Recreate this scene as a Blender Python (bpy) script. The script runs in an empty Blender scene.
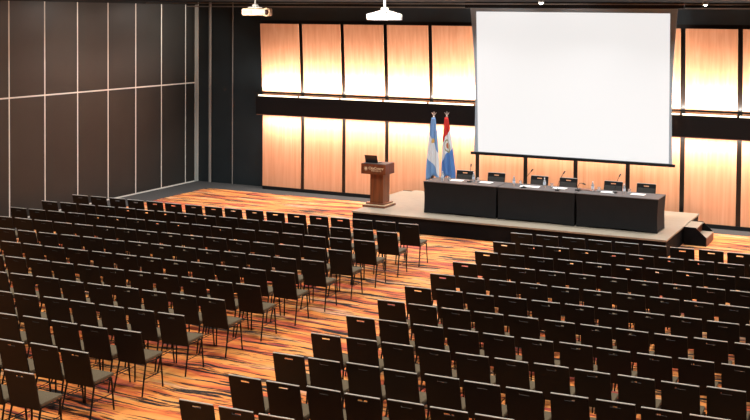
import bpy, bmesh, math, random
from mathutils import Vector, Matrix
random.seed(7)
S = bpy.context.scene
COL = S.collection
W, H = 750, 420

# ------------------------------------------------------------------ camera
YAW, PITCH, ROLL, FPX = 0.45921, -0.03635, 0.00791, 1132.77
cam = bpy.data.cameras.new('camera')
camo = bpy.data.objects.new('camera', cam); COL.objects.link(camo)
F = Vector((-math.sin(YAW)*math.cos(PITCH), math.cos(YAW)*math.cos(PITCH), math.sin(PITCH)))
R0 = Vector((math.cos(YAW), math.sin(YAW), 0)); U0 = R0.cross(F)
c_, s_ = math.cos(ROLL), math.sin(ROLL)
RR = c_*R0 + s_*U0; UU = -s_*R0 + c_*U0
M = Matrix((RR, UU, -F)).transposed().to_4x4(); M.translation = Vector((7.29197, -20.76862, 5.05105))
camo.matrix_world = M
cam.sensor_width = 36; cam.lens = FPX*36/W
cam.shift_x = 0.0; cam.shift_y = -153.08/W
cam.clip_end = 200
S.camera = camo

# ------------------------------------------------------------------ exposure, world, large lights
S.view_settings.view_transform = 'Standard'; S.view_settings.look = 'None'
S.view_settings.gamma = 1.0; S.view_settings.exposure = 0.0
S.view_settings.use_curve_mapping = False
wd = bpy.data.worlds.new('world'); S.world = wd; wd.use_nodes = True
wd.node_tree.nodes['Background'].inputs[0].default_value = (0.85, 0.92, 1.0, 1)
wd.node_tree.nodes['Background'].inputs[1].default_value = 0.012

def area(name, loc, target, sx, sy, power, color=(1, .93, .84), spread=180):
    l = bpy.data.lights.new(name, 'AREA'); l.shape = 'RECTANGLE'; l.size = sx; l.size_y = sy
    l.energy = power; l.color = color; l.spread = math.radians(spread)
    o = bpy.data.objects.new(name, l); COL.objects.link(o)
    d = Vector(target)-Vector(loc)
    q = d.to_track_quat('-Z', 'Y'); o.location = loc
    # keep local X along the world X axis
    z = -d.normalized(); x = Vector((1, 0, 0)); y = z.cross(x).normalized(); x = y.cross(z)
    mm = Matrix((x, y, z)).transposed().to_4x4(); mm.translation = Vector(loc); o.matrix_world = mm
    return o

WARM = (1.0, 0.91, 0.83)
XL0, XL1 = -10.12, 6.6           # extent of the lit wood wall
UP_P, DN_P = 1000, 430
area('uplight_cove', ((XL0+XL1)/2, 6.91, 2.85), ((XL0+XL1)/2, 6.95, 3.5), XL1-XL0, .06, UP_P, WARM)
area('downlight_cove', ((XL0+XL1)/2, 6.88, 2.14), ((XL0+XL1)/2, 7.0, 1.4), XL1-XL0, .06, DN_P, WARM)
CEIL_P = 62
for gx in (-10.5, -7.0, -3.5, 0.0, 3.5, 7.0):
    for gy in (-14.5, -10.5, -6.5, -2.5, 1.5, 4.6):
        area('ceiling_downlight', (gx, gy, 5.39), (gx, gy+.001, 0), .35, .35,
             CEIL_P*(1.25 if gy > 4 else 1.6 if gy > 0 else 1.15), (1, .9, .78) if gy < 0 else (.93, .96, 1), 130)

for gy in (-10, -6, -2, 2, 5.5):  # added fill lamps that brighten the left wall and its seams
    area('wall_fill', (-11.2, gy, 5.38), (-12.6, gy+.001, 3.2), .5, .3, 34, (1, .95, .88), 150)
# added fill lamps that brighten the projectors, aimed along the room
for px in (-3.6, -1.07):
    area('projector_fill', (px+.1, -6.3, 5.16), (px-.02, -3.5, 5.04), .2, .15, 4 if px < -2 else 6, (1, .95, .9), 20)

# ------------------------------------------------------------------ materials
def srgb(r, g, b):
    f = lambda v: (v/255/12.92 if v/255 <= .04045 else ((v/255+.055)/1.055)**2.4)
    return (f(r), f(g), f(b), 1)
def mat(name, col, rough=.6, metal=0, spec=.5, noise=0, nscale=20, trans=0, coat=0, emit=None, es=0):
    m = bpy.data.materials.new(name); m.use_nodes = True
    nt = m.node_tree; b = nt.nodes['Principled BSDF']
    b.inputs['Base Color'].default_value = col; b.inputs['Roughness'].default_value = rough
    b.inputs['Metallic'].default_value = metal; b.inputs['Specular IOR Level'].default_value = spec
    b.inputs['Transmission Weight'].default_value = trans
    b.inputs['Coat Weight'].default_value = coat
    if emit: b.inputs['Emission Color'].default_value = emit; b.inputs['Emission Strength'].default_value = es
    if noise:
        tc = nt.nodes.new('ShaderNodeTexCoord'); n = nt.nodes.new('ShaderNodeTexNoise')
        n.inputs['Scale'].default_value = nscale; n.inputs['Detail'].default_value = 6
        nt.links.new(tc.outputs['Object'], n.inputs['Vector'])
        r = nt.nodes.new('ShaderNodeValToRGB')
        r.color_ramp.elements[0].position = .3; r.color_ramp.elements[1].position = .7
        r.color_ramp.elements[0].color = tuple(c*(1-noise) for c in col[:3])+(1,)
        r.color_ramp.elements[1].color = tuple(min(1, c*(1+noise)) for c in col[:3])+(1,)
        nt.links.new(n.outputs['Fac'], r.inputs['Fac']); nt.links.new(r.outputs['Color'], b.inputs['Base Color'])
    return m

def ramp(nt, stops, interp='LINEAR'):
    r = nt.nodes.new('ShaderNodeValToRGB'); cr = r.color_ramp; cr.interpolation = interp
    while len(cr.elements) > 1: cr.elements.remove(cr.elements[-1])
    cr.elements[0].position = stops[0][0]; cr.elements[0].color = stops[0][1]
    for p, c in stops[1:]:
        e = cr.elements.new(p); e.color = c
    return r

def carpet_mat():
    m = bpy.data.materials.new('streaked_orange_carpet'); m.use_nodes = True
    nt = m.node_tree; L = nt.links; b = nt.nodes['Principled BSDF']
    b.inputs['Roughness'].default_value = .8; b.inputs['Specular IOR Level'].default_value = .4
    b.inputs['Sheen Weight'].default_value = .08; b.inputs['Sheen Roughness'].default_value = .35; b.inputs['Sheen Tint'].default_value = (1, .88, .82, 1)
    tc = nt.nodes.new('ShaderNodeTexCoord')
    # gentle warp so the streaks wander
    wn = nt.nodes.new('ShaderNodeTexNoise'); wn.inputs['Scale'].default_value = .55; wn.inputs['Detail'].default_value = 2
    L.new(tc.outputs['Object'], wn.inputs['Vector'])
    vs = nt.nodes.new('ShaderNodeVectorMath'); vs.operation = 'SUBTRACT'; vs.inputs[1].default_value = (.5, .5, .5)
    L.new(wn.outputs['Color'], vs.inputs[0])
    vm = nt.nodes.new('ShaderNodeVectorMath'); vm.operation = 'MULTIPLY'; vm.inputs[1].default_value = (.1, .55, 0)
    L.new(vs.outputs[0], vm.inputs[0])
    va = nt.nodes.new('ShaderNodeVectorMath'); va.operation = 'ADD'
    L.new(tc.outputs['Object'], va.inputs[0]); L.new(vm.outputs[0], va.inputs[1])
    def noise(sx, sy, off, detail=3, rough=.5):
        mp = nt.nodes.new('ShaderNodeMapping'); mp.inputs['Scale'].default_value = (sx, sy, 1)
        mp.inputs['Location'].default_value = (off, off*.7, 0); mp.inputs['Rotation'].default_value = (0, 0, .03)
        L.new(va.outputs[0], mp.inputs['Vector'])
        n = nt.nodes.new('ShaderNodeTexNoise'); n.inputs['Scale'].default_value = 1; n.inputs['Detail'].default_value = detail
        n.inputs['Roughness'].default_value = rough
        L.new(mp.outputs['Vector'], n.inputs['Vector']); return n.outputs['Fac']
    base = ramp(nt, [(.34, srgb(186, 84, 60)), (.42, srgb(206, 98, 50)), (.47, srgb(230, 138, 66)), (.55, srgb(234, 154, 78)), (.60, srgb(206, 152, 92)), (.66, srgb(224, 168, 136))])
    L.new(noise(.5, 3.2, 3.1, 4), base.inputs['Fac'])
    def layer(prev, fac_out, lo, hi, col):
        mr = nt.nodes.new('ShaderNodeMapRange'); mr.inputs['From Min'].default_value = lo; mr.inputs['From Max'].default_value = hi
        L.new(fac_out, mr.inputs['Value'])
        mx = nt.nodes.new('ShaderNodeMix'); mx.data_type = 'RGBA'
        L.new(mr.outputs[0], mx.inputs['Factor']); L.new(prev, mx.inputs[6]); mx.inputs[7].default_value = col
        return mx.outputs[2]
    c = layer(base.outputs[0], noise(.8, 9, 11.), .60, .62, srgb(160, 62, 54))
    c = layer(c, noise(.75, 9, 27., 4, .55), .575, .59, srgb(16, 6, 9))
    c = layer(c, noise(.42, 5, 47., 6, .66), .585, .60, srgb(12, 5, 8))
    c = layer(c, noise(1.1, 18, 73., 4, .55), .60, .615, srgb(34, 12, 20))
    L.new(c, b.inputs['Base Color'])
    # pile bump
    pn = nt.nodes.new('ShaderNodeTexNoise'); pn.inputs['Scale'].default_value = 160
    L.new(tc.outputs['Object'], pn.inputs['Vector'])
    bp = nt.nodes.new('ShaderNodeBump'); bp.inputs['Strength'].default_value = .25; bp.inputs['Distance'].default_value = .01
    L.new(pn.outputs['Fac'], bp.inputs['Height']); L.new(bp.outputs[0], b.inputs['Normal'])
    return m

def wood_mat(name, a, b_, c, sx=14, sz=.5, rough=.5, spec=.4, coat=0):
    m = bpy.data.materials.new(name); m.use_nodes = True
    nt = m.node_tree; L = nt.links; b = nt.nodes['Principled BSDF']
    b.inputs['Roughness'].default_value = rough; b.inputs['Specular IOR Level'].default_value = spec; b.inputs['Coat Weight'].default_value = coat
    tc = nt.nodes.new('ShaderNodeTexCoord'); mp = nt.nodes.new('ShaderNodeMapping'); mp.inputs['Scale'].default_value = (sx, sx, sz)
    L.new(tc.outputs['Object'], mp.inputs['Vector'])
    n = nt.nodes.new('ShaderNodeTexNoise'); n.inputs['Scale'].default_value = 1; n.inputs['Detail'].default_value = 5; n.inputs['Distortion'].default_value = .4
    L.new(mp.outputs[0], n.inputs['Vector'])
    r = ramp(nt, [(.32, a), (.5, b_), (.68, c)]); L.new(n.outputs['Fac'], r.inputs['Fac'])
    L.new(r.outputs[0], b.inputs['Base Color']); return m

MT = {
 'carpet': carpet_mat(),
 'border': mat('charcoal_border_carpet', srgb(72, 70, 68), .95, spec=.2, noise=.25, nscale=60),
 'panel_brown': mat('dark_brown_wall_panel', srgb(46, 45, 42), .5, spec=.4, noise=.08, nscale=1.2),
 'seam': mat('pale_metal_seam', srgb(228, 226, 216), .5),
 'post': mat('grey_corner_post', srgb(186, 188, 180), .5),
 'black_wall': mat('charcoal_wall', srgb(36, 42, 44), .5, spec=.35, noise=.12, nscale=1.5),
 'fascia': mat('blue_charcoal_fascia', srgb(62, 74, 82), .6, spec=.2),
 'backing': mat('dark_glossy_backing', srgb(30, 24, 20), .3),
 'black': mat('matt_black', srgb(20, 18, 18), .7, spec=.25),
 'ceiling': mat('dark_ceiling', srgb(12, 10, 10), .9, spec=.1),
 'wood': wood_mat('veneer', srgb(222, 154, 112), srgb(229, 163, 122), srgb(235, 173, 134)),
 'beam': mat('dark_brown_beam', srgb(17, 12, 11), .55, spec=.25),
 'rail': mat('grey_rail', srgb(150, 144, 136), .5, metal=.2),
 'led': mat('led_diffuser', (1, .9, .72, 1), .5, emit=(1, .86, .62, 1), es=3.0),
 'lamp': mat('lamp_face', (1, .95, .9, 1), .5, emit=(1, .95, .88, 1), es=14.0),
 'screen': mat('projected_white', (.16, .16, .16, 1), .9, spec=0, emit=(1, .975, .955, 1), es=.85),  # projector light on the fabric put in as emission
 'sborder': mat('screen_border_grey', srgb(165, 178, 186), .7),
 'stage_top': mat('beige_stage_top', srgb(138, 126, 108), .55, noise=.06, nscale=5),
 'skirt': mat('black_stage_skirt', srgb(14, 12, 12), .8, spec=.1, noise=.3, nscale=6),
 'lectern': wood_mat('lectern_wood', srgb(92, 46, 24), srgb(112, 58, 30), srgb(130, 70, 38), 20, 1, .35, .5, .2),
 'gold': mat('pale_gold_lettering', srgb(226, 205, 168), .4, metal=.2),
 'white': mat('white_plastic', srgb(236, 232, 226), .45),
 'cream': mat('cream_plastic', srgb(226, 190, 150), .45),
 'grille': mat('tan_grille', srgb(176, 128, 84), .5),
 'lens': mat('dark_lens', srgb(58, 34, 24), .15, coat=1),
 'cover': mat('black_stretch_cover', srgb(24, 23, 23), .75, spec=.25, noise=.1, nscale=3),
 'ctop': mat('lit_cover_and_desk_top', srgb(78, 70, 66), .6, noise=.08, nscale=8),  # on the tables: black cover with light from above put into its colour
 'back': mat('dark_laminate_back', srgb(16, 15, 14), .5, spec=.25, noise=.12, nscale=7),
 'fabric': mat('olive_grey_fabric', srgb(98, 88, 72), .9, spec=.2, noise=.16, nscale=70),
 'pad': mat('dark_grey_pad', srgb(52, 48, 44), .8, spec=.2, noise=.1, nscale=40),
 'steel': mat('dark_steel', srgb(16, 13, 13), .4, spec=.3),
 'trim': mat('satin_metal_edge', srgb(186, 184, 180), .4, metal=.15),
 'slot': mat('slot_liner', srgb(120, 112, 104), .5, metal=.3),
 'paper': mat('white_paper', srgb(238, 232, 226), .8),
 'glass': mat('clear_glass', (.95, .97, .97, 1), .03, trans=.85),
 'water_b': mat('clear_bottle', (.86, .92, .95, 1), .05, trans=.7),
 'cap': mat('bottle_cap', srgb(214, 214, 220), .4),
 'label': mat('bottle_label', srgb(206, 214, 224), .6),
 'mic': mat('mic_black', srgb(18, 17, 17), .5),
 'laptop': mat('laptop_shell', srgb(30, 27, 28), .35),
 'laptop_display': mat('laptop_screen', srgb(60, 64, 70), .3),  # plain grey display, no emission
 'finial': mat('silver_finial', srgb(200, 198, 190), .3, metal=.8),
 'flagpole': mat('pole_wood', srgb(96, 66, 44), .5),
 'tan': mat('tan_pad', srgb(120, 78, 58), .7),
}

# ------------------------------------------------------------------ mesh helpers
def box(bm, c, s, rot=None, bev=0):
    r = bmesh.ops.create_cube(bm, size=1)
    vs = r['verts']
    for v in vs: v.co = Vector((v.co.x*s[0], v.co.y*s[1], v.co.z*s[2]))
    if bev:
        es = list({e for v in vs for e in v.link_edges})
        o = bmesh.ops.bevel(bm, geom=es, offset=bev, segments=2, affect='EDGES', profile=.5)
        vs = list({v for f in o['faces'] for v in f.verts} | {v for v in vs if v.is_valid})
    for v in vs:
        if rot: v.co = rot @ v.co
        v.co += Vector(c)
    return vs
def bxx(bm, x0, x1, y0, y1, z0, z1, bev=0):
    return box(bm, ((x0+x1)/2, (y0+y1)/2, (z0+z1)/2), (x1-x0, y1-y0, z1-z0), None, bev)
def tube(bm, pts, r, n=8, r2=None, caps=True):
    pts = [Vector(p) for p in pts]; rings = []
    for i, p in enumerate(pts):
        d = (pts[min(i+1, len(pts)-1)]-pts[max(i-1, 0)]).normalized()
        a = Vector((0, 0, 1)) if abs(d.z) < .9 else Vector((1, 0, 0))
        x = d.cross(a).normalized(); y = d.cross(x)
        rr = r if r2 is None else r+(r2-r)*i/(len(pts)-1)
        rings.append([bm.verts.new(p+rr*(math.cos(t)*x+math.sin(t)*y)) for t in [2*math.pi*k/n for k in range(n)]])
    for a, b in zip(rings, rings[1:]):
        for k in range(n): bm.faces.new((a[k], a[(k+1) % n], b[(k+1) % n], b[k]))
    if caps: bm.faces.new(rings[0][::-1]); bm.faces.new(rings[-1])
def lathe(bm, prof, c=(0, 0, 0), n=16, axis='Z'):
    rings = []
    for r, z in prof:
        ring = []
        for k in range(n):
            t = 2*math.pi*k/n; p = (r*math.cos(t), r*math.sin(t), z)
            if axis == 'Y': p = (p[0], -p[2], p[1])
            ring.append(bm.verts.new(Vector(p)+Vector(c)))
        rings.append(ring)
    for a, b in zip(rings, rings[1:]):
        for k in range(n): bm.faces.new((a[k], a[(k+1) % n], b[(k+1) % n], b[k]))
    bm.faces.new(rings[0][::-1]); bm.faces.new(rings[-1])
def prism(bm, poly, a0, a1, plane='XZ'):
    def mk(p, a):
        return {'XZ': (p[0], a, p[1]), 'YZ': (a, p[0], p[1]), 'XY': (p[0], p[1], a)}[plane]
    A = [bm.verts.new(mk(p, a0)) for p in poly]; B = [bm.verts.new(mk(p, a1)) for p in poly]
    bm.faces.new(A); bm.faces.new(B[::-1]); n = len(poly)
    for k in range(n): bm.faces.new((A[k], B[k], B[(k+1) % n], A[(k+1) % n]))
def obj(name, bm, m, parent=None, smooth=False):
    bmesh.ops.recalc_face_normals(bm, faces=bm.faces)
    me = bpy.data.meshes.new(name); bm.to_mesh(me); bm.free()
    me.materials.append(MT[m] if isinstance(m, str) else m)
    if smooth:
        for p in me.polygons: p.use_smooth = True
        try: me.set_sharp_from_angle(angle=math.radians(40))
        except Exception: pass
    o = bpy.data.objects.new(name, me); COL.objects.link(o)
    if parent: o.parent = parent
    return o
def BM(): return bmesh.new()
def onebox(name, m, parent, *a, bev=0):
    bm = BM(); bxx(bm, *a, bev=bev); return obj(name, bm, m, parent)
def tag(o, label, cat, group=None):
    o['label'] = label; o['category'] = cat
    if group: o['group'] = group
    return o
def thing(name, label, cat, loc=(0, 0, 0), rz=0, group=None):
    o = bpy.data.objects.new(name, None); COL.objects.link(o); o.empty_display_size = .1
    o.location = loc; o.rotation_euler = (0, 0, rz); return tag(o, label, cat, group)
def struct(o): o['kind'] = 'structure'; return o
def copy_tree(o, parent=None):
    c = o.copy(); COL.objects.link(c)
    if parent: c.parent = parent
    for ch in list(o.children): copy_tree(ch, c)
    return c
ORD = ['first', 'second', 'third', 'fourth', 'fifth', 'sixth', 'seventh', 'eighth', 'ninth', 'tenth', 'eleventh', 'twelfth', 'thirteenth',
       'fourteenth', 'fifteenth', 'sixteenth', 'seventeenth', 'eighteenth', 'nineteenth', 'twentieth']

# ------------------------------------------------------------------ the room
XW = -12.67; YW = 7.57; YP = 7.14; XE = 9.5; YE = -23.0; ZC = 5.42
fl = struct(onebox('floor', 'border', None, XW-.1, XE+.1, YE-.1, YW+.1, -.1, -.004))
onebox('patterned_carpet', 'carpet', fl, -11.6, XE, YE, 6.5, -.004, 0)
struct(onebox('ceiling', 'ceiling', None, XW-.1, XE+.1, YE-.1, YW+.1, ZC, ZC+.1))
struct(onebox('wall_right', 'black_wall', None, XE, XE+.1, YE, YW, 0, ZC))
struct(onebox('wall_front', 'black_wall', None, XW, XE, YE-.1, YE, 0, ZC))
# left wall: panels over a pale seam backing
wl = struct(onebox('wall_left', 'seam', None, XW-.1, XW-.002, YE, YW, 0, ZC))
ys = [-.26-1.2*k for k in range(19, 0, -1)]+[-.26, .96, 2.17, 3.38, 4.56, 5.73, 6.9, 7.42]
for y0, y1 in zip([YE]+ys, ys):
    for z0, z1 in ((.04, 2.98), (3.015, 5.34)):
        if y1-y0 > .05: onebox('wall_panel', 'panel_brown', wl, XW-.002, XW, y0+.02, y1-.02, z0, z1)
onebox('top_band', 'black', wl, XW-.002, XW+.01, YE, 7.5, 5.34, ZC)
onebox('corner_post', 'post', wl, XW-.012, XW+.012, 7.36, 7.50, 0, 5.33)
# back wall
wb = struct(onebox('wall_back', 'black_wall', None, XW-.1, XE+.1, YW, YW+.1, 0, ZC))
onebox('panel_backing', 'backing', wb, XL0-.02, XL1+.05, YP+.03, YW, 0, 4.9)
onebox('upper_fascia', 'fascia', wb, XL0-.02, XL1+.05, YP-.12, YW, 4.9, 5.27)
bm = BM(); tube(bm, [(-12.2, 7.49, 0), (-12.2, 7.49, ZC)], .045, 10); obj('wall_pipe', bm, 'rail', wb, True)
bm = BM(); tube(bm, [(-11.42, 7.53, 0), (-11.42, 7.53, ZC)], .016, 8); obj('wall_pipe', bm, 'rail', wb, True)
# wood panels
PIT = 1.3295
nP = int((XL1-XL0)/PIT+.5)
for k in range(nP):
    x0 = XL0+k*PIT+(.058 if k else 0); x1 = XL0+(k+1)*PIT-.058
    bm = BM(); bxx(bm, x0, x1, YP, YP+.03, .1, 2.3); obj('lower_wood_panel', bm, 'wood', wb)
    bm = BM(); prism(bm, [(YP, 2.6), (YP+.03, 2.6), (YP-.14, 4.8), (YP-.17, 4.8)], x0, x1, 'YZ'); obj('upper_wood_panel', bm, 'wood', wb)
# beam with a light trough
bm = BM(); prism(bm, [(6.84, 2.2), (6.84, 2.72), (6.87, 2.72), (6.87, 2.66), (YP, 2.66), (YP, 2.24)], XL0-.05, XL1, 'YZ')
struct(obj('trim_1', bm, 'beam'))
struct(onebox('trim_4', 'black', None, XL0-.02, XL1, 7.0, 7.06, 2.80, 2.845))
struct(onebox('trim_5', 'tan', None, XL0-.02, XL1, 6.83, 6.86, 2.185, 2.205))  # tan strip stands in for the glow along the beam's lower lip
struct(onebox('trim_2', 'rail', None, XW, XE, 6.98, 7.05, 5.27, 5.30))
struct(onebox('trim_3', 'rail', None, XW, XE, 5.0, 5.06, 5.345, 5.37))
struct(onebox('baseboard_back', 'black', None, XL0, XL1, YP+.0, YP+.04, 0, .09))
for k in range(nP):
    x0 = XL0+k*PIT+(.02 if k else 0); x1 = XL0+(k+1)*PIT-.03
    pos = ('leftmost' if k == 0 else ORD[k]+' from the left')
    t = thing('light_strip', 'glowing warm linear light on top of the dark wall beam, %s' % pos, 'light', ((x0+x1)/2, 6.9, 2.72), 0, 'linear lights on the wall beam')
    h = (x1-x0)/2
    onebox('housing', 'rail', t, -h, h, -.03, .03, -.055, .0)
    bm = BM(); tube(bm, [(-h+.01, 0, .02), (h-.01, 0, .02)], .02, 10); obj('diffuser', bm, 'led', t, True)

# ceiling lamps seen at the top edge
for x, y, z, lb in ((2.62, 5.5, 5.375, 'bright round ceiling spotlight above the right end of the screen'), (-.72, 3.9, 5.385, 'round ceiling spotlight above the middle of the screen')):
    t = thing('spotlight', lb, 'light', (x, y, z))
    bm = BM(); lathe(bm, [(.05, .045), (.07, .04), (.07, -.005), (.055, -.005)]); obj('housing', bm, 'rail', t, True)
    bm = BM(); lathe(bm, [(.012, -.045), (.038, -.035), (.052, -.012), (.052, -.004)], n=20); obj('lamp', bm, 'lamp', t)
    area('spot_glow', (x, y, z-.06), (x, y, 0), .09, .09, 25, (1, .95, .88), 120)

# ------------------------------------------------------------------ stage
X0, X1, Y0, Y1, ZS = -5.08, 2.35, 3.05, 6.72, .4
st = thing('stage', 'low beige topped stage with black skirting in front of the wood wall', 'stage', (-1.4, 4.9, 0))
def on(parent, o):  # keep world placement under a translated empty
    o.matrix_parent_inverse = Matrix.Translation(-Vector(parent.location)); return o
on(st, onebox('stage_top', 'stage_top', st, X0, X1, Y0, Y1, ZS-.035, ZS))
bm = BM(); bxx(bm, X0+.02, X1-.02, Y0+.02, Y1-.02, 0, ZS-.035); on(st, obj('skirt', bm, 'skirt', st))
def steps(name, label, xa, sgn, y0, y1):
    t = thing(name, label, 'steps', (xa+sgn*.25, (y0+y1)/2, 0))
    P = lambda d, z: (xa+sgn*d, z)
    prof = [P(.01, .0), P(.01, .4), P(.27, .4), P(.5, .19), P(.5, 0)]
    for a, b in ((y0, y0+.03), (y1-.03, y1)):
        bm = BM(); prism(bm, prof, a, b, 'XZ'); on(t, obj('side_panel', bm, 'skirt', t))
    bm = BM(); prism(bm, [P(.01, .365), P(.01, .39), P(.29, .39), P(.29, .365)], y0+.03, y1-.03, 'XZ'); on(t, obj('tread', bm, 'stage_top', t))
    bm = BM(); prism(bm, [P(.22, .165), P(.22, .19), P(.51, .19), P(.51, .165)], y0+.03, y1-.03, 'XZ'); on(t, obj('tread', bm, 'stage_top', t))
    bm = BM(); prism(bm, [P(.24, .19), P(.24, .365), P(.255, .365), P(.255, .19)], y0+.03, y1-.03, 'XZ'); on(t, obj('riser', bm, 'lectern', t))
    bm = BM(); prism(bm, [P(.49, .0), P(.49, .165), P(.51, .165), P(.51, 0)], y0+.03, y1-.03, 'XZ'); on(t, obj('riser', bm, 'tan', t))
    return t
steps('stage_steps', 'small beige steps at the right end of the stage', X1, 1, 4.8, 5.72)
steps('stage_steps', 'small beige steps at the left end of the stage, behind the lectern', X0, -1, 5.0, 6.6)

# ------------------------------------------------------------------ projection screen
sc_ = thing('projection_screen', 'large white projection screen hanging over the stage', 'screen', (-.84, 6.54, 1.5))
ys_ = 6.54
bm = BM()
def side(zz):
    t = (zz-1.55)/(5.29-1.55); return .09*math.sin(math.pi*min(max(t, 0), 1))
zs = [1.55+(5.29-1.55)*k/16 for k in range(17)]
def ex(z):   # outer half-edges of the fabric
    t = (z-1.55)/3.74
    xl = -3.34-.14*t**1.5+.06*math.sin(math.pi*t); xr = 1.73+.07*t**1.5-.05*math.sin(math.pi*t)
    return xl, xr
poly = [(ex(z)[0], z) for z in zs]+[(ex(z)[1], z) for z in reversed(zs)]
prism(bm, poly, ys_, ys_+.006, 'XZ'); on(sc_, obj('border', bm, 'sborder', sc_))
bm = BM(); prism(bm, [(-3.22, 1.57), (1.65, 1.57), (1.62, 5.16), (-3.31, 5.18)], ys_-.004, ys_-.001, 'XZ'); on(sc_, obj('picture_area', bm, 'screen', sc_))
bm = BM(); bxx(bm, -3.42, 1.80, ys_-.03, ys_+.03, 1.49, 1.56, .012); on(sc_, obj('bottom_bar', bm, 'black', sc_))
bm = BM(); bxx(bm, -3.6, 1.95, ys_-.08, ys_+.1, 5.27, ZC, .015); on(sc_, obj('case', bm, 'black', sc_))

# ------------------------------------------------------------------ chairs
def back_bm():
    bm = BM()
    xs = [-.2175, -.202, -.06, .06, .202, .2175]; zs = [.40, .415, .60, .795, .816, .845, .858]
    Y = lambda z: .112*(1-(z-.40)/.46)
    V = {}
    for i, x in enumerate(xs):
        for j, z in enumerate(zs):
            for l in (0, 1):
                xx, zz = x, z
                if j == 0 and i in (0, 5): xx *= .975
                if j == 6 and i in (0, 5): xx *= .975; zz -= .006
                V[i, j, l] = bm.verts.new((xx, Y(zz)+(0 if l == 0 else .016), zz))
    cells = {(i, j) for i in range(5) for j in range(6)}-{(2, 3)}
    for i, j in cells:
        for l in (0, 1):
            q = [V[i, j, l], V[i+1, j, l], V[i+1, j+1, l], V[i, j+1, l]]
            bm.faces.new(q if l == 0 else q[::-1])
        for (a, b, n) in (((i, j), (i+1, j), (i, j-1)), ((i+1, j), (i+1, j+1), (i+1, j)), ((i+1, j+1), (i, j+1), (i, j+1)), ((i, j+1), (i, j), (i-1, j))):
            if n not in cells: bm.faces.new((V[a+(0,)], V[a+(1,)], V[b+(1,)], V[b+(0,)]))
    return bm
def make_chair():
    t = thing('banquet_chair', '', 'chair')
    obj('backrest', back_bm(), 'back', t)
    bm = BM(); prism(bm, [(-.212, .858), (-.212, .8655), (.212, .8655), (.212, .858)], -.004, .020, 'XZ'); obj('top_trim', bm, 'trim', t)
    # front pad of the backrest
    bm = BM()
    for v in box(bm, (0, 0, 0), (.40, .022, .34), None, .008): pass
    rot = Matrix.Rotation(math.atan2(.112, .46), 4, 'X')
    for v in bm.verts: v.co = rot @ v.co; v.co += Vector((0, .112*(1-(.60-.40)/.46)+.028, .60))
    obj('back_pad', bm, 'pad', t, True)
    bm = BM(); box(bm, (0, .335, .449), (.43, .40, .045), None, .016)
    for v in bm.verts:
        if v.co.z > .455: v.co.z += .010*math.cos(v.co.x/.2125*1.4)
        if v.co.y > .4: v.co.x *= .97
    obj('seat', bm, 'fabric', t, True)
    bm = BM()
    for s in (-1, 1): tube(bm, [(s*.205, .11, .42), (s*.205, .3, .412), (s*.21, .47, .412)], .010, 6)
    tube(bm, [(-.21, .47, .412), (.21, .47, .412)], .010, 6); tube(bm, [(-.205, .135, .412), (.205, .135, .412)], .010, 6)
    for s in (-1, 1): tube(bm, [(s*.222, .076, .22), (s*.224, .488, .22)], .006, 6)
    obj('seat_frame', bm, 'steel', t, True)
    for s in (-1, 1):
        bm = BM(); tube(bm, [(s*.208, .475, .42), (s*.228, .50, .002)], .013, 8, .011); obj('leg', bm, 'steel', t, True)
        bm = BM(); tube(bm, [(s*.208, .135, .43), (s*.228, .02, .002)], .013, 8, .011); obj('leg', bm, 'steel', t, True)
    return t
PY, PX, PH, PH2, XA = .98029, .51, .04647, -.00646, -2.3486
ROWS = {0: (18, 10), 1: (18, 10), 2: (18, 10), 3: (17, 11), 4: (15, 11), 5: (14, 12), 6: (12, 12), 7: (11, 12), 8: (9, 12), 9: (7, 12), 10: (5, 10), 11: (3, 6)}
LMAX = 17
proto = make_chair(); used = False
for k in range(12):
    for sd in (0, 1):
        n = ROWS[k][sd]
        for j in range(min(n, LMAX) if sd == 0 else n):
            x = XA-j*PX+PH2*k if sd == 0 else j*.505
            y = -k*PY+(PH if sd == 0 else .035)*x
            o = copy_tree(proto) if used else proto; used = True
            o.location = (x+.215+random.uniform(-.008, .008), y+random.uniform(-.02, .02), 0)
            o.rotation_euler = (0, 0, math.radians((2.4 if sd == 0 else 1.6)+random.uniform(-1., 1.)))
            row = 'front row' if k == 0 else ('last row' if k == 11 else ORD[k]+' row from the stage')
            seat = 'aisle seat' if j == 0 else ORD[j]+' seat from the aisle'
            o['label'] = 'dark chair in %s block, %s, %s' % (('left', 'right')[sd], row, seat)
            o['group'] = 'audience chairs in the %s block' % ('left', 'right')[sd]
# six on the stage, backs to the wall, facing the audience
for i, x in enumerate((-3.0, -2.18, -1.09, -.38, .69, 1.45)):
    o = copy_tree(proto)
    o.location = (x, 5.12, ZS+.001); o.rotation_euler = (0, 0, math.radians(180+random.uniform(-2, 2)))
    o['label'] = ('dark chair behind the long black stage table, leftmost' if i == 0 else 'dark chair behind the long black stage table, rightmost' if i == 5
                  else 'dark chair behind the long black stage table, %s from left' % ORD[i])
    o['group'] = 'chairs behind the stage table'

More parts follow.
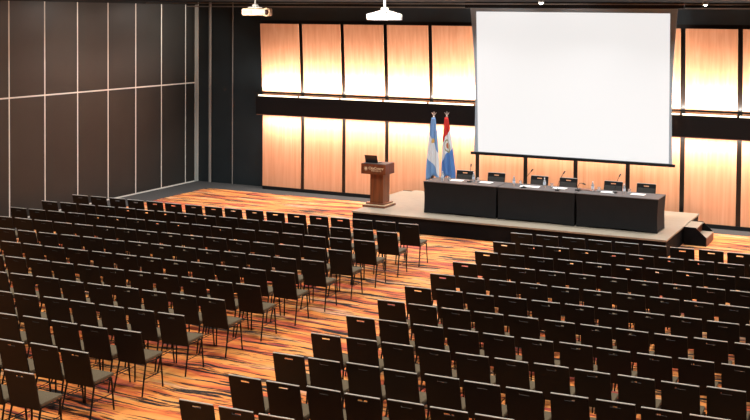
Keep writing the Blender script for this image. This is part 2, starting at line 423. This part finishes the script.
# ------------------------------------------------------------------ tables
def cover_bm(w, d, h):
    bm = BM(); NX, NY, NZ = 12, 6, 8
    def pt(side, u, v):  # u along side, v height 0..1
        arch = .035*math.sin(math.pi*u)**.7 if 0 < u < 1 else 0
        z = arch*(1-v)+h*v
        ins = .014*math.sin(math.pi*v)+.012*(1-v)
        if side in (0, 2):
            x = -w/2+w*u; x = x*(1-2*ins/w); y = -d/2+ins*(1+.6*math.sin(math.pi*u))
            p = (x, y, z) if side == 0 else (-x, -y, z)
        else:
            y = -d/2+d*u; y = y*(1-2*ins/d); x = w/2-ins*(1+.3*math.sin(math.pi*u))
            p = (x, y, z) if side == 1 else (-x, -y, z)
        return p
    for sdn in range(4):
        n = NX if sdn % 2 == 0 else NY
        g = [[bm.verts.new(pt(sdn, i/n, j/NZ)) for j in range(NZ+1)] for i in range(n+1)]
        for i in range(n):
            for j in range(NZ): bm.faces.new((g[i][j], g[i+1][j], g[i+1][j+1], g[i][j+1]))
    bmesh.ops.remove_doubles(bm, verts=bm.verts, dist=.0005)
    return bm
for i, (xa, xb) in enumerate(((-3.49, -1.66), (-1.64, .19), (.21, 2.03))):
    w = xb-xa; d = .76
    t = thing('banquet_table', ['left', 'middle', 'right'][i]+' table of the stage row, wrapped in a black stretch cover', 'table', ((xa+xb)/2, 4.06, ZS+.001), 0, 'covered tables on the stage')
    obj('stretch_cover', cover_bm(w, d, .735), 'cover', t, True)
    onebox('tabletop', 'ctop', t, -w/2, w/2, -d/2-.01, d/2, .728, .75, bev=.006)  # top of the same black cover, coloured paler as if lit
    for sx in (-1, 1):
        for sy in (-1, 1):
            bm = BM(); tube(bm, [(sx*(w/2-.045), sy*(d/2-.045), 0), (sx*(w/2-.07), sy*(d/2-.07), .728)], .014, 8); obj('leg', bm, 'steel', t, True)
ZT = ZS+.752
# water bottles
def bottle():
    t = thing('water_bottle', '', 'bottle')
    bm = BM(); lathe(bm, [(.028, 0), (.032, .01), (.032, .13), (.026, .16), (.012, .19), (.012, .205)], n=14); obj('body', bm, 'water_b', t, True)
    bm = BM(); lathe(bm, [(.033, .06), (.033, .115)], n=14); obj('paper_label', bm, 'label', t, True)
    bm = BM(); lathe(bm, [(.014, .203), (.014, .222)], n=12); obj('cap', bm, 'cap', t, True)
    return t
def glass():
    t = tag(obj('drinking_glass', (lambda bm: (lathe(bm, [(.026, 0), (.030, .003), (.034, .10), (.031, .10), (.027, .012), (.001, .012)], n=14), bm)[1])(BM()), 'glass', None, True), '', 'glass')
    return t
bx_ = [(-3.12, 3.96), (-2.41, 4.16), (-1.35, 4.0), (-.65, 4.1), (.48, 4.08), (1.19, 4.08)]
pb = bottle(); pg = glass()
where = ['at the left end of the stage table', 'before the leftmost stage chair', 'left of the second stage microphone', 'before the third stage chair', 'before the gap in the stage chairs', 'near the right end of the stage table']
for i, (x, y) in enumerate(bx_):
    o = pb if i == 0 else copy_tree(pb); o.location = (x, y, ZT)
    o['label'] = 'clear water bottle standing %s' % where[i]; o['group'] = 'water bottles on the stage table'
gx_ = [(-2.98, 4.02), (-2.31, 4.2), (-1.26, 4.2), (-.50, 4.18), (.61, 4.14), (1.28, 4.18), (-3.2, 4.12)]
for i, (x, y) in enumerate(gx_):
    o = pg if i == 0 else pg.copy()
    if i: COL.objects.link(o)
    o.location = (x, y, ZT)
    o['label'] = ('clear drinking glass at the far left corner of the stage table' if i == 6 else 'clear drinking glass beside the water bottle %s' % where[i]); o['group'] = 'glasses on the stage table'
# papers
for i, (x, y, w_, a) in enumerate(((-2.82, 4.12, .30, 4), (-2.10, 4.16, .30, -3), (-.98, 4.04, .44, 3), (-.30, 4.14, .30, -5), (.82, 4.10, .30, 4), (1.49, 4.12, .30, -4))):
    bm = BM()
    for q in range(3): box(bm, (0, 0, .0015+.003*q), (w_, .21, .0028), Matrix.Rotation(math.radians(q*1.5), 3, 'Z'))
    o = tag(obj('paper_stack', bm, 'paper'), 'white papers laid on the stage table before the %s stage chair from the left' % ORD[i], 'paper', 'papers on the stage table')
    o.location = (x, y, ZT); o.rotation_euler.z = math.radians(a)
# gooseneck microphones
def gooseneck(x, y, tip, label):
    t = thing('table_microphone', label, 'microphone', (x, y, ZT), 0, 'gooseneck microphones on the stage table')
    bm = BM(); box(bm, (0, 0, .014), (.09, .12, .028), None, .006); obj('base', bm, 'mic', t, True)
    P0 = Vector((0, .01, .026)); P1 = Vector((0, .01, .2)); P2 = Vector(tip)
    pts = [(1-s)**2*P0+2*s*(1-s)*P1+s*s*P2 for s in [q/8 for q in range(9)]]
    bm = BM(); tube(bm, pts, .0055, 6); obj('gooseneck', bm, 'steel', t, True)
    d = (P2-P1).normalized(); bm = BM(); tube(bm, [P2-d*.01, P2, P2+d*.05, P2+d*.06], .015, 8); obj('microphone_head', bm, 'mic', t, True)
gooseneck(-2.47, 4.06, (-.02, .12, .36), 'thin gooseneck microphone before the leftmost stage chair')
gooseneck(-1.05, 3.82, (.14, .10, .38), 'thin gooseneck microphone before the wide papers')
gooseneck(-.25, 3.80, (.10, .12, .38), 'thin gooseneck microphone before the fourth stage chair from left')
gooseneck(.14, 4.05, (.12, .02, .16), 'low black microphone on the bare stretch beside the dark wall joint')
gooseneck(.98, 4.1, (.06, .14, .36), 'thin gooseneck microphone before the fifth stage chair from left')
bm = BM(); box(bm, (0, 0, .006), (.34, .22, .012), None, .003)
o = tag(obj('folder', bm, 'tan'), 'reddish brown folder lying on the right stage table near its left end', 'folder'); o.location = (.33, 4.24, ZT)

# ------------------------------------------------------------------ lectern and laptop
lt = thing('lectern', 'brown wooden lectern with pale lettering at the left of the stage', 'lectern', (-4.80, 4.02, ZS))
bm = BM(); bxx(bm, -.33, .27, -.30, .34, 0, .045, .005); obj('base', bm, 'lectern', lt)
bm = BM(); bxx(bm, -.31, .25, -.27, .32, .045, .06); obj('base_edge', bm, 'gold', lt)
bm = BM(); bxx(bm, -.28, .22, -.22, .28, .06, .10, .004); obj('base_step', bm, 'lectern', lt)
bm = BM(); bxx(bm, -.185, .165, -.17, .20, .10, .80, .004); obj('column', bm, 'lectern', lt)
bm = BM()
prism(bm, [(-.24, .80), (-.24, 1.045), (.26, 1.055), (.26, .80)], -.40, .26, 'YZ'); obj('desk_box', bm, 'lectern', lt)
bm = BM(); bxx(bm, -.39, .25, -.23, .25, 1.046, 1.058); obj('desk_top', bm, 'ctop', lt)
# sunburst emblem
bm = BM()
for k in range(12):
    a = 2*math.pi*k/12
    prism(bm, [(-.27+.03*math.cos(a-.12), .935+.03*math.sin(a-.12)), (-.27+.062*math.cos(a), .935+.062*math.sin(a)), (-.27+.03*math.cos(a+.12), .935+.03*math.sin(a+.12))], -.246, -.241, 'XZ')
lathe(bm, [(.032, .241), (.032, .246)], (-.27, 0, .935), 14, 'Y'); obj('emblem', bm, 'gold', lt)
def text(body, size, loc, parent, m, name, bold=.0):
    cu = bpy.data.curves.new(name, 'FONT'); cu.body = body; cu.size = size; cu.extrude = .002; cu.offset = bold
    cu.align_x = 'CENTER'; cu.align_y = 'CENTER'
    tmp = bpy.data.objects.new(name, cu); COL.objects.link(tmp)
    dg = bpy.context.evaluated_depsgraph_get(); me = bpy.data.meshes.new_from_object(tmp.evaluated_get(dg))
    bpy.data.objects.remove(tmp); me.materials.clear(); me.materials.append(MT[m])
    o = bpy.data.objects.new(name, me); COL.objects.link(o); o.parent = parent
    o.location = loc; o.rotation_euler = (math.pi/2, 0, 0); return o
text('CityCenter', .088, (.005, -.243, .945), lt, 'gold', 'lettering', .0025)
text('R O S A R I O', .045, (.01, -.243, .885), lt, 'gold', 'lettering', .001)
lp = thing('laptop', 'open black laptop on top of the lectern', 'laptop', (-4.98, 4.02, ZS+1.058))
bm = BM(); box(bm, (0, .02, .009), (.34, .24, .016), None, .003); obj('keyboard_base', bm, 'laptop', lp)
bm = BM(); rt = Matrix.Rotation(math.radians(20), 3, 'X')
box(bm, (0, -.135, .105), (.34, .008, .19), rt, .003); obj('lid', bm, 'laptop', lp)
bm = BM(); box(bm, (0, -.129, .107), (.31, .003, .16), rt); obj('display', bm, 'laptop_display', lp)

# ------------------------------------------------------------------ flags
def flag_mat(name, stops, slope, z0, z1, disks):
    m = bpy.data.materials.new(name); m.use_nodes = True; nt = m.node_tree; L = nt.links; b = nt.nodes['Principled BSDF']
    b.inputs['Roughness'].default_value = .75
    uv = nt.nodes.new('ShaderNodeUVMap'); sx = nt.nodes.new('ShaderNodeSeparateXYZ'); L.new(uv.outputs[0], sx.inputs[0])
    mu = nt.nodes.new('ShaderNodeMath'); mu.operation = 'MULTIPLY_ADD'; mu.inputs[1].default_value = slope
    L.new(sx.outputs['X'], mu.inputs[0]); L.new(sx.outputs['Y'], mu.inputs[2])
    r = ramp(nt, stops, 'CONSTANT'); L.new(mu.outputs[0], r.inputs['Fac']); prev = r.outputs[0]
    for (u, v, ru, rv, col) in disks:
        sb = nt.nodes.new('ShaderNodeVectorMath'); sb.operation = 'SUBTRACT'; sb.inputs[1].default_value = (u, v, 0); L.new(uv.outputs[0], sb.inputs[0])
        sc = nt.nodes.new('ShaderNodeVectorMath'); sc.operation = 'MULTIPLY'; sc.inputs[1].default_value = (1/ru, 1/rv, 0); L.new(sb.outputs[0], sc.inputs[0])
        ln = nt.nodes.new('ShaderNodeVectorMath'); ln.operation = 'LENGTH'; L.new(sc.outputs[0], ln.inputs[0])
        lt_ = nt.nodes.new('ShaderNodeMath'); lt_.operation = 'LESS_THAN'; lt_.inputs[1].default_value = 1; L.new(ln.outputs['Value'], lt_.inputs[0])
        mx = nt.nodes.new('ShaderNodeMix'); mx.data_type = 'RGBA'; L.new(lt_.outputs[0], mx.inputs['Factor']); L.new(prev, mx.inputs[6]); mx.inputs[7].default_value = col
        prev = mx.outputs[2]
    L.new(prev, b.inputs['Base Color']); return m
LB = srgb(120, 160, 206); WH = srgb(232, 232, 232); RD = srgb(206, 44, 34); BL = srgb(84, 130, 192)
m1 = flag_mat('blue_white_flag', [(0, LB), (.36, WH), (.74, LB)], .30, 0, 1, [(.48, .60, .17, .04, srgb(226, 178, 92))])
m2 = flag_mat('red_white_blue_flag', [(0, BL), (.30, WH), (.60, RD)], -.22, 0, 1, [(.5, .52, .30, .11, srgb(150, 150, 110)), (.5, .52, .22, .085, srgb(226, 224, 214)), (.5, .52, .12, .05, srgb(186, 110, 72))])
def flag(x, y, m, label, skew, ph):
    t = thing('flag', label, 'flag', (x, y, ZS), 0, 'ceremonial flags on the stage')
    bm = BM(); lathe(bm, [(.12, 0), (.12, .02), (.08, .035), (.03, .06), (.02, .08)], n=20); obj('stand', bm, 'black', t, True)
    bm = BM(); tube(bm, [(0, 0, .05), (0, 0, 2.13)], .014, 8); obj('pole', bm, 'flagpole', t, True)
    bm = BM(); lathe(bm, [(.012, 2.12), (.03, 2.15), (.012, 2.17), (.02, 2.19), (.006, 2.27)], n=10)
    for s in (-1, 1): tube(bm, [(0, 0, 2.18), (s*.035, 0, 2.20), (s*.06, 0, 2.245)], .008, 6)
    obj('finial', bm, 'finial', t, True)
    bm = BM(); NU, NV = 40, 30; uvl = bm.loops.layers.uv.new('UVMap'); g = []
    for j in range(NV+1):
        v = j/NV; z = .62+(2.12-.62)*v; row = []
        wd_ = .045+.135*min(1, ((1-v)/.85))**.75
        for i in range(NU+1):
            u = i/NU
            xx = (u-.5)*2*wd_+skew*(1-v)
            yy = -.03-.03*(1-.5*v)*math.sin(u*math.pi*5+ph+1.2*v)*min(1, (1-v)*3+.3)
            zz = z-.05*(1-v)*math.sin(u*math.pi*2.5+ph)-(.08*abs(u-.5) if v < .3 else .08*abs(u-.5)*(1-v)/.7)
            row.append((bm.verts.new((xx, yy, zz)), (u, v)))
        g.append(row)
    for j in range(NV):
        for i in range(NU):
            q = [g[j][i], g[j][i+1], g[j+1][i+1], g[j+1][i]]; f = bm.faces.new([a[0] for a in q])
            for l, a in zip(f.loops, q): l[uvl].uv = a[1]
    o = obj('cloth', bm, m, t, True)
    sm = o.modifiers.new('thickness', 'SOLIDIFY'); sm.thickness = .004
flag(-3.91, 5.24, m1, 'light blue and white striped flag hanging furled, the left of two', -.01, .4)
flag(-3.64, 5.43, m2, 'red, white and blue flag with emblem, the right of two', .08, 2.0)

# ------------------------------------------------------------------ projectors
pj = thing('projector', 'cream projector with round lens hanging at the upper left', 'projector', (-3.60, -3.5, 5.10), .40)
pj.scale = (.84, .84, 1)
bm = BM(); box(bm, (-.06, 0, 0), (.50, .36, .125), None, .02); obj('body', bm, 'cream', pj, True)
bm = BM(); lathe(bm, [(.075, .17), (.078, .20), (.06, .21)], (.22, 0, .0), 20, 'Y')
for v in bm.verts: pass
obj('lens_ring', bm, 'cream', pj, True)
bm = BM(); lathe(bm, [(.052, .205), (.05, .216), (.02, .219)], (.22, 0, .0), 20, 'Y'); obj('lens', bm, 'lens', pj, True)
bm = BM(); bxx(bm, .14, .295, -.175, .17, -.07, .07, .03); obj('lens_housing', bm, 'cream', pj, True)
bm = BM()
bxx(bm, -.28, -.08, -.188, -.178, -.035, .035)
obj('vent_grille', bm, 'grille', pj)
bm = BM(); tube(bm, [(-.05, 0, .06), (-.05, 0, .30)], .02, 10); box(bm, (-.05, 0, .30), (.14, .14, .02)); box(bm, (-.05, 0, .085), (.30, .1, .015)); box(bm, (-.05, 0, .12), (.12, .12, .03))
obj('ceiling_mount', bm, 'rail', pj, True)
pj = thing('projector', 'white projector hanging on a ceiling mount left of the screen', 'projector', (-1.07, -3.5, 5.035), .42)
bm = BM(); prism(bm, [(-.295, -.055), (.295, -.055), (.30, .035), (.25, .065), (-.23, .065), (-.30, .04)], -.19, .19, 'XZ')
bmesh.ops.bevel(bm, geom=list(bm.edges), offset=.008, segments=1, affect='EDGES'); obj('body', bm, 'white', pj)
bm = BM(); lathe(bm, [(.045, .19), (.045, .20), (.03, .205)], (.05, 0, .0), 18, 'Y'); obj('lens', bm, 'white', pj, True)
bm = BM(); tube(bm, [(0, 0, .06), (0, 0, .36)], .022, 10); box(bm, (0, 0, .13), (.13, .13, .05), None, .01); box(bm, (0, 0, .365), (.16, .16, .02))
for s in (-1, 1):
    tube(bm, [(0, 0, .11), (s*.1, -.02, .09), (s*.2, -.06, .06)], .012, 8); tube(bm, [(0, 0, .11), (s*.08, .1, .06)], .012, 8)
obj('ceiling_mount', bm, 'white', pj, True)
